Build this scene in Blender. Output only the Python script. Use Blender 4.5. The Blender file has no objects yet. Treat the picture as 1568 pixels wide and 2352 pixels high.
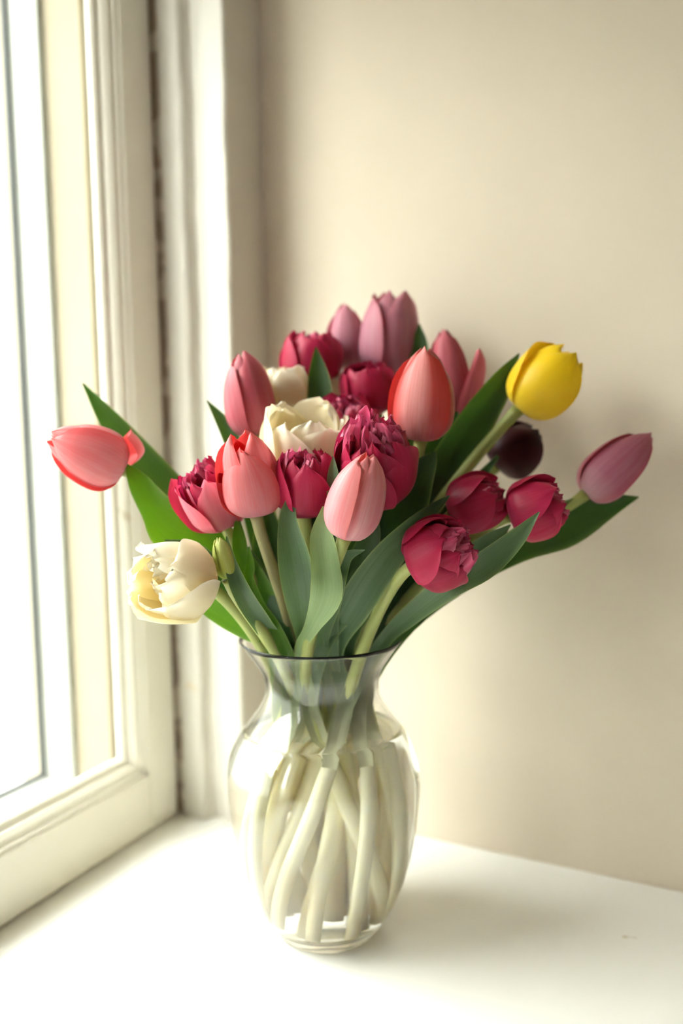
import bpy, math, random
from mathutils import Vector, Matrix
R = math.radians
C = bpy.context.scene.collection
SC = bpy.context.scene

# ------------------------------------------------------------------ camera, sky, exposure
cam_data = bpy.data.cameras.new('camera')
cam = bpy.data.objects.new('camera', cam_data); C.objects.link(cam)
cam_data.sensor_fit = 'VERTICAL'; cam_data.sensor_width = 24.0; cam_data.sensor_height = 36.0
cam_data.lens = 30.61
YAW, PITCH, ROLL = R(27), R(5.7), R(-0.94)
fh = Vector((-math.sin(YAW), math.cos(YAW), 0)); rt = Vector((math.cos(YAW), math.sin(YAW), 0)); up = Vector((0, 0, 1))
fw = fh*math.cos(PITCH) - up*math.sin(PITCH); uu = up*math.cos(PITCH) + fh*math.sin(PITCH)
r2 = rt*math.cos(ROLL) + uu*math.sin(ROLL); u2 = uu*math.cos(ROLL) - rt*math.sin(ROLL)
CAM = Vector((0.3177, -0.5853, 0.4))
cam.matrix_world = Matrix(((r2.x, u2.x, -fw.x, CAM.x), (r2.y, u2.y, -fw.y, CAM.y), (r2.z, u2.z, -fw.z, CAM.z), (0, 0, 0, 1)))
cam_data.clip_start = 0.02; cam_data.clip_end = 200
cam_data.dof.use_dof = True; cam_data.dof.focus_distance = 0.585; cam_data.dof.aperture_fstop = 2.2
SC.camera = cam

world = bpy.data.worlds.new('overcast_sky'); SC.world = world; world.use_nodes = True
bg = world.node_tree.nodes['Background']
bg.inputs['Color'].default_value = (1.0, 0.99, 0.98, 1); bg.inputs['Strength'].default_value = 21.0

SC.view_settings.view_transform = 'Standard'; SC.view_settings.look = 'None'
SC.view_settings.exposure = 0.06; SC.view_settings.gamma = 1.0; SC.view_settings.use_curve_mapping = False
cy = SC.cycles
cy.max_bounces = 40; cy.diffuse_bounces = 12; cy.glossy_bounces = 8; cy.transmission_bounces = 32; cy.transparent_max_bounces = 16
cy.caustics_reflective = True; cy.caustics_refractive = True; cy.blur_glossy = 0.3
cy.sample_clamp_indirect = 80.0; cy.use_denoising = True

# ------------------------------------------------------------------ materials
def new_mat(name):
    m = bpy.data.materials.new(name); m.use_nodes = True
    nt = m.node_tree; nt.nodes.clear()
    return m, nt, nt.nodes, nt.links
def nd(N, t, **kw):
    n = N.new(t)
    for k, v in kw.items(): setattr(n, k, v)
    return n
def c4(c): return (c[0], c[1], c[2], 1)
def math_(N, L, op, a, b=None):
    n = N.new('ShaderNodeMath'); n.operation = op
    for i, x in enumerate((a, b)):
        if x is None: continue
        if isinstance(x, (int, float)): n.inputs[i].default_value = x
        else: L.new(x, n.inputs[i])
    return n.outputs[0]
def mix_(N, L, f, a, b):
    n = N.new('ShaderNodeMix'); n.data_type = 'RGBA'
    for s, x in ((n.inputs[0], f), (n.inputs[6], a), (n.inputs[7], b)):
        if isinstance(x, (int, float)): s.default_value = x
        elif isinstance(x, tuple): s.default_value = c4(x)
        else: L.new(x, s)
    return n.outputs[2]
def ramp_(N, L, f, stops):
    n = N.new('ShaderNodeValToRGB'); e = n.color_ramp.elements
    while len(e) < len(stops): e.new(0.5)
    for el, (p, c) in zip(e, stops): el.position = p; el.color = c4(c) if isinstance(c, tuple) else (c, c, c, 1)
    L.new(f, n.inputs[0]); return n.outputs[0]

def paint(name, col, rough=.5, spots=None, bump=.15, scale=60., mottle=.05, spec=.4):
    m, nt, N, L = new_mat(name)
    tc = nd(N, 'ShaderNodeTexCoord')
    n1 = nd(N, 'ShaderNodeTexNoise'); n1.inputs['Scale'].default_value = 5; n1.inputs['Detail'].default_value = 4
    n2 = nd(N, 'ShaderNodeTexNoise'); n2.inputs['Scale'].default_value = scale; n2.inputs['Detail'].default_value = 5
    L.new(tc.outputs['Object'], n1.inputs['Vector']); L.new(tc.outputs['Object'], n2.inputs['Vector'])
    d = tuple(x*(1-mottle*2) for x in col); l = tuple(min(1, x*(1+mottle*.6)) for x in col)
    c = ramp_(N, L, n1.outputs['Fac'], [(.3, d), (.7, l)])
    if spots:
        n3 = nd(N, 'ShaderNodeTexNoise'); n3.inputs['Scale'].default_value = spots[1]; n3.inputs['Detail'].default_value = 2
        L.new(tc.outputs['Object'], n3.inputs['Vector'])
        f = ramp_(N, L, n3.outputs['Fac'], [(spots[2], 0.0), (spots[2]+.04, 1.0)])
        c = mix_(N, L, f, c, spots[0])
    p = nd(N, 'ShaderNodeBsdfPrincipled'); L.new(c, p.inputs['Base Color'])
    p.inputs['Roughness'].default_value = rough; p.inputs['Specular IOR Level'].default_value = spec
    b = nd(N, 'ShaderNodeBump'); b.inputs['Strength'].default_value = bump; b.inputs['Distance'].default_value = .002
    L.new(n2.outputs['Fac'], b.inputs['Height']); L.new(b.outputs[0], p.inputs['Normal'])
    o = nd(N, 'ShaderNodeOutputMaterial'); L.new(p.outputs[0], o.inputs[0]); return m

def petal_mat(name, base, mid, tip, edge, inner, streak, streak_amt=.45, edge_amt=.6, flame=None, trans=.3, sheen=.03, spec=.28):
    m, nt, N, L = new_mat(name)
    uv = nd(N, 'ShaderNodeUVMap'); sx = nd(N, 'ShaderNodeSeparateXYZ'); L.new(uv.outputs[0], sx.inputs[0])
    U, V = sx.outputs[0], sx.outputs[1]
    oi = nd(N, 'ShaderNodeObjectInfo')
    c = ramp_(N, L, V, [(.02, base), (.38, mid), (1.0, tip)])
    a = math_(N, L, 'ABSOLUTE', math_(N, L, 'SUBTRACT', math_(N, L, 'MULTIPLY', U, 2.0), 1.0))
    cx = nd(N, 'ShaderNodeCombineXYZ')
    L.new(math_(N, L, 'MULTIPLY', U, 10.0), cx.inputs[0]); L.new(math_(N, L, 'MULTIPLY', V, 1.3), cx.inputs[1])
    L.new(math_(N, L, 'MULTIPLY', oi.outputs['Random'], 40.0), cx.inputs[2])
    ns = nd(N, 'ShaderNodeTexNoise'); ns.inputs['Scale'].default_value = 1.0; ns.inputs['Detail'].default_value = 5; L.new(cx.outputs[0], ns.inputs['Vector'])
    if flame:
        f = math_(N, L, 'MULTIPLY', ramp_(N, L, math_(N, L, 'ADD', a, math_(N, L, 'MULTIPLY', math_(N, L, 'SUBTRACT', ns.outputs['Fac'], .5), .5)), [(.15, 1.0), (.62, 0.0)]), flame[1])
        c = mix_(N, L, f, c, flame[0])
    c = mix_(N, L, math_(N, L, 'MULTIPLY', ramp_(N, L, ns.outputs['Fac'], [(.38, 0.0), (.78, 1.0)]), streak_amt), c, streak)
    c2 = nd(N, 'ShaderNodeCombineXYZ')
    L.new(math_(N, L, 'MULTIPLY', U, 46.0), c2.inputs[0]); L.new(math_(N, L, 'MULTIPLY', V, 3.0), c2.inputs[1]); L.new(math_(N, L, 'MULTIPLY', oi.outputs['Random'], 40.0), c2.inputs[2])
    n2 = nd(N, 'ShaderNodeTexNoise'); n2.inputs['Scale'].default_value = 1.0; n2.inputs['Detail'].default_value = 3; L.new(c2.outputs[0], n2.inputs['Vector'])
    c = mix_(N, L, math_(N, L, 'MULTIPLY', ramp_(N, L, n2.outputs['Fac'], [(.45, 0.0), (.75, 1.0)]), streak_amt*.6), c, edge)
    c = mix_(N, L, math_(N, L, 'MULTIPLY', math_(N, L, 'POWER', a, 3.5), edge_amt), c, edge)
    gm = nd(N, 'ShaderNodeNewGeometry')
    c = mix_(N, L, math_(N, L, 'MULTIPLY', gm.outputs['Backfacing'], .8), c, inner)
    hs = nd(N, 'ShaderNodeHueSaturation'); L.new(c, hs.inputs['Color'])
    L.new(math_(N, L, 'ADD', math_(N, L, 'MULTIPLY', oi.outputs['Random'], .16), .92), hs.inputs['Value'])
    p = nd(N, 'ShaderNodeBsdfPrincipled'); L.new(hs.outputs[0], p.inputs['Base Color'])
    p.inputs['Roughness'].default_value = .42; p.inputs['Specular IOR Level'].default_value = spec
    p.inputs['Sheen Weight'].default_value = sheen
    b = nd(N, 'ShaderNodeBump'); b.inputs['Strength'].default_value = .22; b.inputs['Distance'].default_value = .0012
    L.new(ns.outputs['Fac'], b.inputs['Height']); L.new(b.outputs[0], p.inputs['Normal'])
    t = nd(N, 'ShaderNodeBsdfTranslucent'); L.new(hs.outputs[0], t.inputs['Color'])
    mx = nd(N, 'ShaderNodeMixShader'); mx.inputs[0].default_value = trans
    L.new(p.outputs[0], mx.inputs[1]); L.new(t.outputs[0], mx.inputs[2])
    o = nd(N, 'ShaderNodeOutputMaterial'); L.new(mx.outputs[0], o.inputs[0]); return m

def leaf_mat(name, col, light, tcol, trans=.25, pale=(.80, .79, .54)):
    m, nt, N, L = new_mat(name)
    uv = nd(N, 'ShaderNodeUVMap'); sx = nd(N, 'ShaderNodeSeparateXYZ'); L.new(uv.outputs[0], sx.inputs[0])
    U, V = sx.outputs[0], sx.outputs[1]; oi = nd(N, 'ShaderNodeObjectInfo')
    cx = nd(N, 'ShaderNodeCombineXYZ')
    L.new(math_(N, L, 'MULTIPLY', U, 34.0), cx.inputs[0]); L.new(math_(N, L, 'MULTIPLY', V, 1.2), cx.inputs[1])
    L.new(math_(N, L, 'MULTIPLY', oi.outputs['Random'], 40.0), cx.inputs[2])
    ns = nd(N, 'ShaderNodeTexNoise'); ns.inputs['Scale'].default_value = 1.0; ns.inputs['Detail'].default_value = 4; L.new(cx.outputs[0], ns.inputs['Vector'])
    c = ramp_(N, L, ns.outputs['Fac'], [(.3, col), (.7, light)])
    a = math_(N, L, 'ABSOLUTE', math_(N, L, 'SUBTRACT', math_(N, L, 'MULTIPLY', U, 2.0), 1.0))
    c = mix_(N, L, math_(N, L, 'MULTIPLY', math_(N, L, 'POWER', a, 14.0), .6), c, (.40, .48, .16))
    c = mix_(N, L, ramp_(N, L, V, [(.06, 1.0), (.27, 0.0)]), c, pale)
    p = nd(N, 'ShaderNodeBsdfPrincipled'); L.new(c, p.inputs['Base Color'])
    p.inputs['Roughness'].default_value = .45; p.inputs['Specular IOR Level'].default_value = .35
    b = nd(N, 'ShaderNodeBump'); b.inputs['Strength'].default_value = .2; b.inputs['Distance'].default_value = .001
    L.new(ns.outputs['Fac'], b.inputs['Height']); L.new(b.outputs[0], p.inputs['Normal'])
    t = nd(N, 'ShaderNodeBsdfTranslucent'); t.inputs['Color'].default_value = c4(tcol)
    mx = nd(N, 'ShaderNodeMixShader'); mx.inputs[0].default_value = trans
    L.new(p.outputs[0], mx.inputs[1]); L.new(t.outputs[0], mx.inputs[2])
    o = nd(N, 'ShaderNodeOutputMaterial'); L.new(mx.outputs[0], o.inputs[0]); return m

def stem_mat(name, upper):
    m, nt, N, L = new_mat(name)
    uv = nd(N, 'ShaderNodeUVMap'); sx = nd(N, 'ShaderNodeSeparateXYZ'); L.new(uv.outputs[0], sx.inputs[0])
    cx = nd(N, 'ShaderNodeCombineXYZ'); L.new(math_(N, L, 'MULTIPLY', sx.outputs[0], 12.0), cx.inputs[0]); L.new(math_(N, L, 'MULTIPLY', sx.outputs[1], 5.0), cx.inputs[1])
    ns = nd(N, 'ShaderNodeTexNoise'); ns.inputs['Scale'].default_value = 1.0; ns.inputs['Detail'].default_value = 4; L.new(cx.outputs[0], ns.inputs['Vector'])
    v = math_(N, L, 'ADD', sx.outputs[1], math_(N, L, 'MULTIPLY', math_(N, L, 'SUBTRACT', ns.outputs['Fac'], .5), .08))
    oi = nd(N, 'ShaderNodeObjectInfo')
    v = math_(N, L, 'SUBTRACT', v, math_(N, L, 'MULTIPLY', math_(N, L, 'POWER', oi.outputs['Random'], 2.0), .12))
    c = ramp_(N, L, v, [(.0, (.84, .74, .50)), (.05, (.93, .87, .66)), (.27, (.94, .89, .68)), (.37, (.68, .72, .28)), (.48, upper), (1.0, tuple(x*.92 for x in upper))])
    c = mix_(N, L, math_(N, L, 'MULTIPLY', ramp_(N, L, ns.outputs['Fac'], [(.5, 0.0), (.8, 1.0)]), .3), c, (.62, .60, .32))
    p = nd(N, 'ShaderNodeBsdfPrincipled'); L.new(c, p.inputs['Base Color'])
    p.inputs['Roughness'].default_value = .4; p.inputs['Specular IOR Level'].default_value = .35
    p.inputs['Subsurface Weight'].default_value = .35; p.inputs['Subsurface Radius'].default_value = (1, .9, .6); p.inputs['Subsurface Scale'].default_value = .005
    o = nd(N, 'ShaderNodeOutputMaterial'); L.new(p.outputs[0], o.inputs[0]); return m

def pane_mat(name):
    m, nt, N, L = new_mat(name)
    t = nd(N, 'ShaderNodeBsdfTransparent'); t.inputs['Color'].default_value = (.97, .985, .97, 1)
    g = nd(N, 'ShaderNodeBsdfGlossy'); g.inputs['Roughness'].default_value = .02
    lw = nd(N, 'ShaderNodeLayerWeight'); lw.inputs[0].default_value = .5
    f = math_(N, L, 'ADD', math_(N, L, 'MULTIPLY', math_(N, L, 'POWER', lw.outputs['Facing'], 5.0), .5), .03)
    mx = nd(N, 'ShaderNodeMixShader'); L.new(f, mx.inputs[0]); L.new(t.outputs[0], mx.inputs[1]); L.new(g.outputs[0], mx.inputs[2])
    o = nd(N, 'ShaderNodeOutputMaterial'); L.new(mx.outputs[0], o.inputs[0]); return m
def glass_mat(name, ior, col):
    m, nt, N, L = new_mat(name)
    p = nd(N, 'ShaderNodeBsdfGlass'); p.inputs['Color'].default_value = c4(col); p.inputs['Roughness'].default_value = 0; p.inputs['IOR'].default_value = ior
    o = nd(N, 'ShaderNodeOutputMaterial'); L.new(p.outputs[0], o.inputs[0]); return m

M = {}
M['wall'] = paint('wall_paint', (.675, .592, .482), .75, None, .25, 45, .02, .25)
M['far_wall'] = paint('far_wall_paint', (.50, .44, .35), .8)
M['ceiling'] = paint('ceiling_paint', (.84, .82, .76), .8)
M['floor'] = paint('floor_boards', (.30, .21, .13), .5)
M['sill'] = paint('sill_paint', (.87, .86, .825), .42, ((.66, .61, .50), 38., .73), .12, 30, .012)
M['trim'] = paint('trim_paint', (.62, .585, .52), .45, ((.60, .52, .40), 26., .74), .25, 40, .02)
M['sash'] = paint('sash_paint', (.79, .75, .655), .42, ((.62, .56, .44), 30., .75), .2, 40, .02)
M['dirt_shade'] = paint('gap_dirt_shade', (.42, .33, .24), .9, ((.66, .58, .46), 45., .5))  # brown dirt in the jamb gap; painted shade under the sashes
M['outer_white'] = paint('outer_paint', (.32, .325, .30), .6)
M['stone'] = paint('outer_stone', (.31, .265, .19), .8)
M['gasket'] = paint('grey_gasket', (.05, .055, .055), .7)
M['ground'] = paint('outdoor_paving', (.26, .255, .245), .8)
M['sky_block'] = paint('sky_block_plaster', (.33, .33, .31), .8)
M['metal'] = paint('dull_brass', (.5, .4, .2), .35)
M['pane'] = pane_mat('window_glass')
M['vase'] = glass_mat('vase_glass', 1.45, (.997, 1, .997))
M['water'] = glass_mat('clear_water', 1.33, (1, 1, .996))
PM = {
 'coral': petal_mat('petal_coral', (.60, .29, .37), (.74, .23, .27), (.80, .17, .17), (.80, .07, .07), (.74, .025, .02), (.82, .42, .44), .5, .7),
 'pink': petal_mat('petal_pink', (.72, .38, .44), (.75, .29, .33), (.78, .23, .24), (.76, .14, .13), (.76, .08, .07), (.86, .56, .57), .6, .55),
 'red': petal_mat('petal_red', (.44, .15, .20), (.56, .07, .07), (.58, .055, .04), (.60, .03, .02), (.56, .02, .015), (.62, .14, .13), .4, .5, ((.76, .34, .33), .85)),
 'rose': petal_mat('petal_rose', (.34, .10, .13), (.46, .085, .12), (.52, .11, .14), (.48, .06, .08), (.45, .04, .05), (.60, .22, .25), .45, .4),
 'mauve': petal_mat('petal_mauve', (.50, .28, .38), (.52, .22, .30), (.54, .19, .24), (.56, .11, .16), (.5, .08, .12), (.64, .38, .45), .45, .5),
 'mauve_rose': petal_mat('petal_mauve_rose', (.56, .36, .36), (.43, .13, .20), (.50, .13, .18), (.52, .07, .11), (.45, .04, .07), (.60, .28, .35), .5, .6),
 'magenta': petal_mat('petal_magenta', (.38, .035, .09), (.39, .008, .048), (.42, .011, .058), (.52, .03, .10), (.48, .02, .09), (.52, .05, .13), .4, .4),
 'pale_magenta': petal_mat('petal_frill', (.52, .08, .17), (.56, .035, .12), (.60, .06, .16), (.74, .26, .36), (.62, .08, .2), (.70, .2, .31), .5, .7),
 'cream': petal_mat('petal_cream', (.72, .68, .30), (.86, .77, .54), (.89, .84, .71), (.91, .88, .79), (.88, .80, .54), (.88, .82, .66), .4, .6, None, .38),
 'yellow': petal_mat('petal_yellow', (.72, .56, .05), (.82, .56, .012), (.82, .55, .01), (.80, .52, .01), (.8, .5, .01), (.84, .62, .03), .4, .3, None, .25),
 'maroon': petal_mat('petal_maroon', (.045, .012, .015), (.026, .002, .004), (.030, .002, .005), (.06, .005, .010), (.04, .002, .004), (.040, .004, .008), .4, .4, None, .08, 0., .18),
 'bud': petal_mat('petal_bud', (.36, .48, .06), (.52, .58, .09), (.62, .62, .22), (.42, .54, .10), (.5, .55, .15), (.70, .70, .34), .5, .6),
 'pink_outer': petal_mat('petal_pink_outer', (.72, .22, .28), (.82, .20, .28), (.84, .16, .25), (.80, .08, .16), (.75, .03, .12), (.88, .38, .45), .5, .6),
}
LM = [
 leaf_mat('leaf_dark', (.022, .060, .016), (.038, .085, .026), (.07, .20, .010), .2),
 leaf_mat('leaf_bright', (.055, .15, .008), (.08, .20, .014), (.15, .36, .006), .34),
 leaf_mat('leaf_grey_green', (.070, .130, .060), (.115, .185, .095), (.11, .23, .03), .2),
 leaf_mat('leaf_pale', (.21, .31, .135), (.28, .38, .19), (.24, .38, .07), .25),
]
SM = stem_mat('stem_green', (.34, .38, .12)); SMB = stem_mat('stem_brownish', (.34, .30, .14))
M['receptacle'] = paint('receptacle_green', (.45, .48, .18), .5)
M['pistil'] = paint('pistil_yellow', (.62, .52, .12), .5)

# ------------------------------------------------------------------ mesh helpers
def mesh_obj(name, verts, faces, mat, parent=None, uvs=None, smooth=False):
    me = bpy.data.meshes.new(name); me.from_pydata([tuple(v) for v in verts], [], faces)
    if uvs:
        l = me.uv_layers.new(name='UVMap')
        for lp in me.loops: l.data[lp.index].uv = uvs[lp.vertex_index]
    if smooth:
        for p in me.polygons: p.use_smooth = True
    me.materials.append(mat); me.update()
    o = bpy.data.objects.new(name, me); C.objects.link(o)
    if parent: o.parent = parent
    return o
def structure(o): o['kind'] = 'structure'; return o
def bevel(o, w=.0015, seg=2):
    b = o.modifiers.new('bevel', 'BEVEL'); b.width = w; b.segments = seg; b.limit_method = 'ANGLE'; b.angle_limit = R(40)
    return o
def box(name, a, b, mat, parent=None, bev=0.):
    x0, y0, z0 = a; x1, y1, z1 = b
    v = [(x0,y0,z0),(x1,y0,z0),(x1,y1,z0),(x0,y1,z0),(x0,y0,z1),(x1,y0,z1),(x1,y1,z1),(x0,y1,z1)]
    f = [(0,3,2,1),(4,5,6,7),(0,1,5,4),(1,2,6,5),(2,3,7,6),(3,0,4,7)]
    o = mesh_obj(name, v, f, mat, parent)
    if bev: bevel(o, bev)
    return o
def prism(name, prof, fn, t0, t1, mat, parent=None, n=1):
    """prof: closed 2-D outline; fn(p, t) -> 3-D point"""
    k = len(prof); vs = []; fs = []
    for i in range(n+1):
        t = t0+(t1-t0)*i/n; vs += [fn(p, t) for p in prof]
    for i in range(n):
        for j in range(k):
            a = i*k+j; b = i*k+(j+1) % k; fs.append((a, b, b+k, a+k))
    fs.append(tuple(reversed(range(k)))); fs.append(tuple(n*k+j for j in range(k)))
    o = mesh_obj(name, vs, fs, mat, parent)
    import bmesh
    bm = bmesh.new(); bm.from_mesh(o.data); bmesh.ops.recalc_face_normals(bm, faces=bm.faces); bm.to_mesh(o.data); bm.free()
    return o
def interp(pts, x):
    """smooth (cubic Hermite) interpolation through (x, a, b...) rows"""
    n = len(pts)
    if x <= pts[0][0]: return list(pts[0][1:])
    if x >= pts[-1][0]: return list(pts[-1][1:])
    i = 0
    while pts[i+1][0] < x: i += 1
    h = pts[i+1][0]-pts[i][0]; t = (x-pts[i][0])/h; out = []
    for k in range(1, len(pts[0])):
        def sl(j):
            if j <= 0: return (pts[1][k]-pts[0][k])/(pts[1][0]-pts[0][0])
            if j >= n-1: return (pts[-1][k]-pts[-2][k])/(pts[-1][0]-pts[-2][0])
            return (pts[j+1][k]-pts[j-1][k])/(pts[j+1][0]-pts[j-1][0])
        a, b = pts[i][k], pts[i+1][k]; m0, m1 = sl(i)*h, sl(i+1)*h
        out.append((2*t**3-3*t*t+1)*a+(t**3-2*t*t+t)*m0+(-2*t**3+3*t*t)*b+(t**3-t*t)*m1)
    return out
def lathe(name, prof, mat, parent=None, seg=96, closed=False, loc=(0, 0, 0)):
    vs = []; fs = []; k = len(prof)
    for j in range(seg):
        a = 2*math.pi*j/seg
        for r, z in prof: vs.append((r*math.cos(a), r*math.sin(a), z))
    m = k if closed else k-1
    for j in range(seg):
        for i in range(m):
            a = j*k+i; b = j*k+(i+1) % k; c = ((j+1) % seg)*k+(i+1) % k; d = ((j+1) % seg)*k+i
            fs.append((a, d, c, b))
    o = mesh_obj(name, vs, fs, mat, parent, smooth=True); o.location = loc
    import bmesh
    bm = bmesh.new(); bm.from_mesh(o.data); bmesh.ops.remove_doubles(bm, verts=bm.verts, dist=1e-6)
    bmesh.ops.recalc_face_normals(bm, faces=bm.faces); bm.to_mesh(o.data); bm.free()
    for p in o.data.polygons: p.use_smooth = True
    return o

# ------------------------------------------------------------------ the room
ZT = 0.98            # top of the windows
WX = -.232            # face of the sash
YB = .175             # back wall
structure(box('wall_back', (-.5, YB, -.75), (2.5, YB+.12, 1.95), M['wall']))
structure(box('wall_right', (2.5, -2.9, -.75), (2.62, YB+.12, 1.95), M['far_wall']))
structure(box('wall_front', (-.5, -3.0, -.75), (2.62, -2.9, 1.95), M['far_wall']))
wl = structure(box('wall_left', (-.40, -2.9, -.75), (-.2, -1.32, 1.95), M['wall']))
structure(box('wall_left_below_window', (-.40, -1.32, -.75), (-.2, YB, -.03), M['wall']))
structure(box('wall_left_above_window', (-.40, -1.32, ZT+.02), (-.2, YB, 1.95), M['wall']))
structure(box('ceiling', (-.5, -3.0, 1.95), (2.62, YB+.12, 2.05), M['ceiling']))
structure(box('floor', (-.5, -3.0, -.83), (2.62, YB+.12, -.75), M['floor']))
structure(box('windowsill', (-.285, -1.32, -.03), (.72, YB, 0), M['sill'], None, .004))
# box architrave in the corner: two raised faces with a groove between
ar = [(-.2265, .18), (-.2265, .1125), (-.2245, .1100), (-.2020, .1100), (-.1990, .1118), (-.1965, .1180), (-.1940, .1215), (-.1800, .1215),
      (-.1780, .1180), (-.1765, .1130), (-.1750, .1112), (-.1525, .1112), (-.1500, .1130), (-.1500, .18)]
rnd = random.Random(4)
def wob(p, t):
    w = .0006*math.sin(t*37+p[0]*90)+.0004*math.sin(t*91)
    return (p[0]+(w if p[1] < .17 else 0), p[1], t)
t1 = structure(bevel(prism('trim_1', ar, wob, 0, ZT+.02, M['trim'], None, 60), .0008, 2))
structure(box('trim_2', (-.30, .1165, 0), (-.2266, YB, ZT+.02), M['dirt_shade']))

# ------------------------------------------------------------------ windows: painted sashes with moulded edges
def sash(name, y0, y1, zt):
    """inner sash between y0 (near) and y1 (far)"""
    w = bpy.data.objects.new(name, None); C.objects.link(w); w.location = (WX, y1, 0); structure(w)
    def put(o):
        o.parent = w; o.matrix_parent_inverse = Matrix.Translation((-WX, -y1, 0)); return o
    S, Z0 = .042, .060      # flat width of stiles, height of the bottom rail's flat face
    put(box('stile', (WX-.040, y1-S, .003), (WX, y1, zt), M['sash'], None, .0015))
    put(box('stile', (WX-.040, y0, .003), (WX, y0+S, zt), M['sash'], None, .0015))
    put(box('bottom_rail', (WX-.040, y0+S, .0032), (WX-.0002, y1-S, Z0), M['sash'], None, .0015))
    put(box('top_rail', (WX-.040, y0+S, zt-.06), (WX-.0002, y1-S, zt), M['sash'], None, .0015))
    mo = [(0, WX-.022), (0, WX-.003), (.0035, WX-.003), (.0045, WX-.0055), (.009, WX-.0065), (.0125, WX-.010), (.0135, WX-.0135), (.0185, WX-.015), (.0205, WX-.018), (.0205, WX-.022)]
    ya, yb, za, zb = y0+S, y1-S, Z0, zt-.06
    put(prism('moulding', mo, lambda p, t: (p[1], yb-p[0], t), za, zb, M['sash']))
    put(prism('moulding', mo, lambda p, t: (p[1], ya+p[0], t), za, zb, M['sash']))
    put(prism('moulding', mo, lambda p, t: (p[1], t, za+p[0]), ya, yb, M['sash']))
    put(prism('moulding', mo, lambda p, t: (p[1], t, zb-p[0]), ya, yb, M['sash']))
    put(box('pane', (WX-.0235, ya+.004, za+.004), (WX-.0205, yb-.004, zb-.004), M['pane']))
    return w
structure(box('gap_shade_strip', (-.284, -1.31, 0), (WX-.008, .108, .0028), M['dirt_shade']))     # dark strip painted as the shade in the gap under the sashes
sash('window_1', -.58, .1085, ZT)
sash('window_2', -1.30, -.62, ZT)
structure(box('trim_3', (-.285, -.6185, 0), (WX+.006, -.5815, ZT+.02), M['sash'], None, .002))     # mullion post between the sashes
structure(box('trim_4', (-.30, -1.32, ZT), (-.205, .11, ZT+.02), M['trim']))
def storm(name, y0, y1, zt):
    """outer window, one step further out"""
    X0, X1 = -.362, -.322
    w = bpy.data.objects.new(name, None); C.objects.link(w); w.location = (X1, y1, 0); structure(w)
    def put(o):
        o.parent = w; o.matrix_parent_inverse = Matrix.Translation((-X1, -y1, 0)); return o
    put(box('stile', (X0, y1-.004, .002), (X1, y1+.002, zt), M['outer_white'], None, .001))
    put(box('stile', (X0, y0, .002), (X1, y0+.030, zt), M['outer_white'], None, .002))
    put(box('bottom_rail', (X0, y0+.030, .002), (X1, y1-.004, .040), M['outer_white'], None, .002))
    put(box('top_rail', (X0, y0+.030, zt-.04), (X1, y1-.004, zt), M['outer_white'], None, .002))
    put(box('gasket', (X0-.004, y1-.007, .040), (X0+.002, y1-.003, zt-.04), M['gasket']))
    put(box('gasket', (X0-.004, y0+.030, .040), (X0+.002, y1-.007, .043), M['gasket']))
    put(box('pane', (X0-.0025, y0+.032, .041), (X0+.0005, y1-.006, zt-.042), M['pane']))
    return w
storm('window_3', -.56, .060, ZT)
storm('window_4', -1.28, -.64, ZT)
structure(box('trim_5', (-.40, .062, 0), (-.276, .1243, ZT+.02), M['stone']))                        # stone reveal outside the sash
structure(box('trim_6', (-.36, -.636, 0), (-.315, -.564, ZT+.02), M['outer_white']))
structure(box('trim_7', (-.42, -1.32, -.03), (-.2852, .062, .002), M['outer_white']))               # outer ledge
structure(box('ground_outside', (-30, -30, -3.2), (-.41, 30, -3.0), M['ground']))
structure(box('sky_block_facade', (-9.5, -26, -3.0), (-8.5, 26, 4.2), M['sky_block']))  # added building, blocks the low sky so daylight falls from higher up

# ------------------------------------------------------------------ vase and water
VP = [(0, .040), (.004, .0432), (.012, .0490), (.030, .0588), (.063, .0690), (.0965, .0745), (.121, .0762), (.140, .0742), (.157, .0668), (.172, .0555), (.186, .0468), (.197, .0443), (.210, .0470), (.224, .0555), (.236, .0640)]
def vr(z): return interp(VP, z)[0]
TH = .0026
outer = [(vr(.236*i/70), .236*i/70) for i in range(71)]
inner = [(vr(z)-TH+(.0010*max(0, (z-.19)/.0445)), z) for z in [.0125+(.2345-.0125)*i/60 for i in range(61)]]
prof = [(0, .0025), (.030, .0025), (.035, .0008), (.0385, 0)] + outer + [(vr(.236)-.0003, .2367), (vr(.236)-.0009, .2369), (vr(.236)-.0014, .2363)] + list(reversed(inner)) + [(.040, .0105), (.030, .0095), (0, .0092)]
vase = lathe('glass_vase', prof, M['vase'], None, 128)
vase['label'] = 'clear glass urn vase with flared rim, holding the tulips on the white sill'; vase['category'] = 'vase'
ZW = .1640
wp = [(0, .0090), (.030, .0093), (.0401, .0103)] + [(vr(z)-TH+.0004, z) for z in [.0124+(ZW-.0124)*i/50 for i in range(51)]] + [(vr(ZW)-TH-.0012, ZW-.0007), (vr(ZW)-TH-.004, ZW-.0012), (0, ZW-.0013)]
water = lathe('vase_water', wp, M['water'], None, 128)
water['label'] = 'clear water inside the glass vase, up to its shoulder'; water['category'] = 'water'

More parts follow.
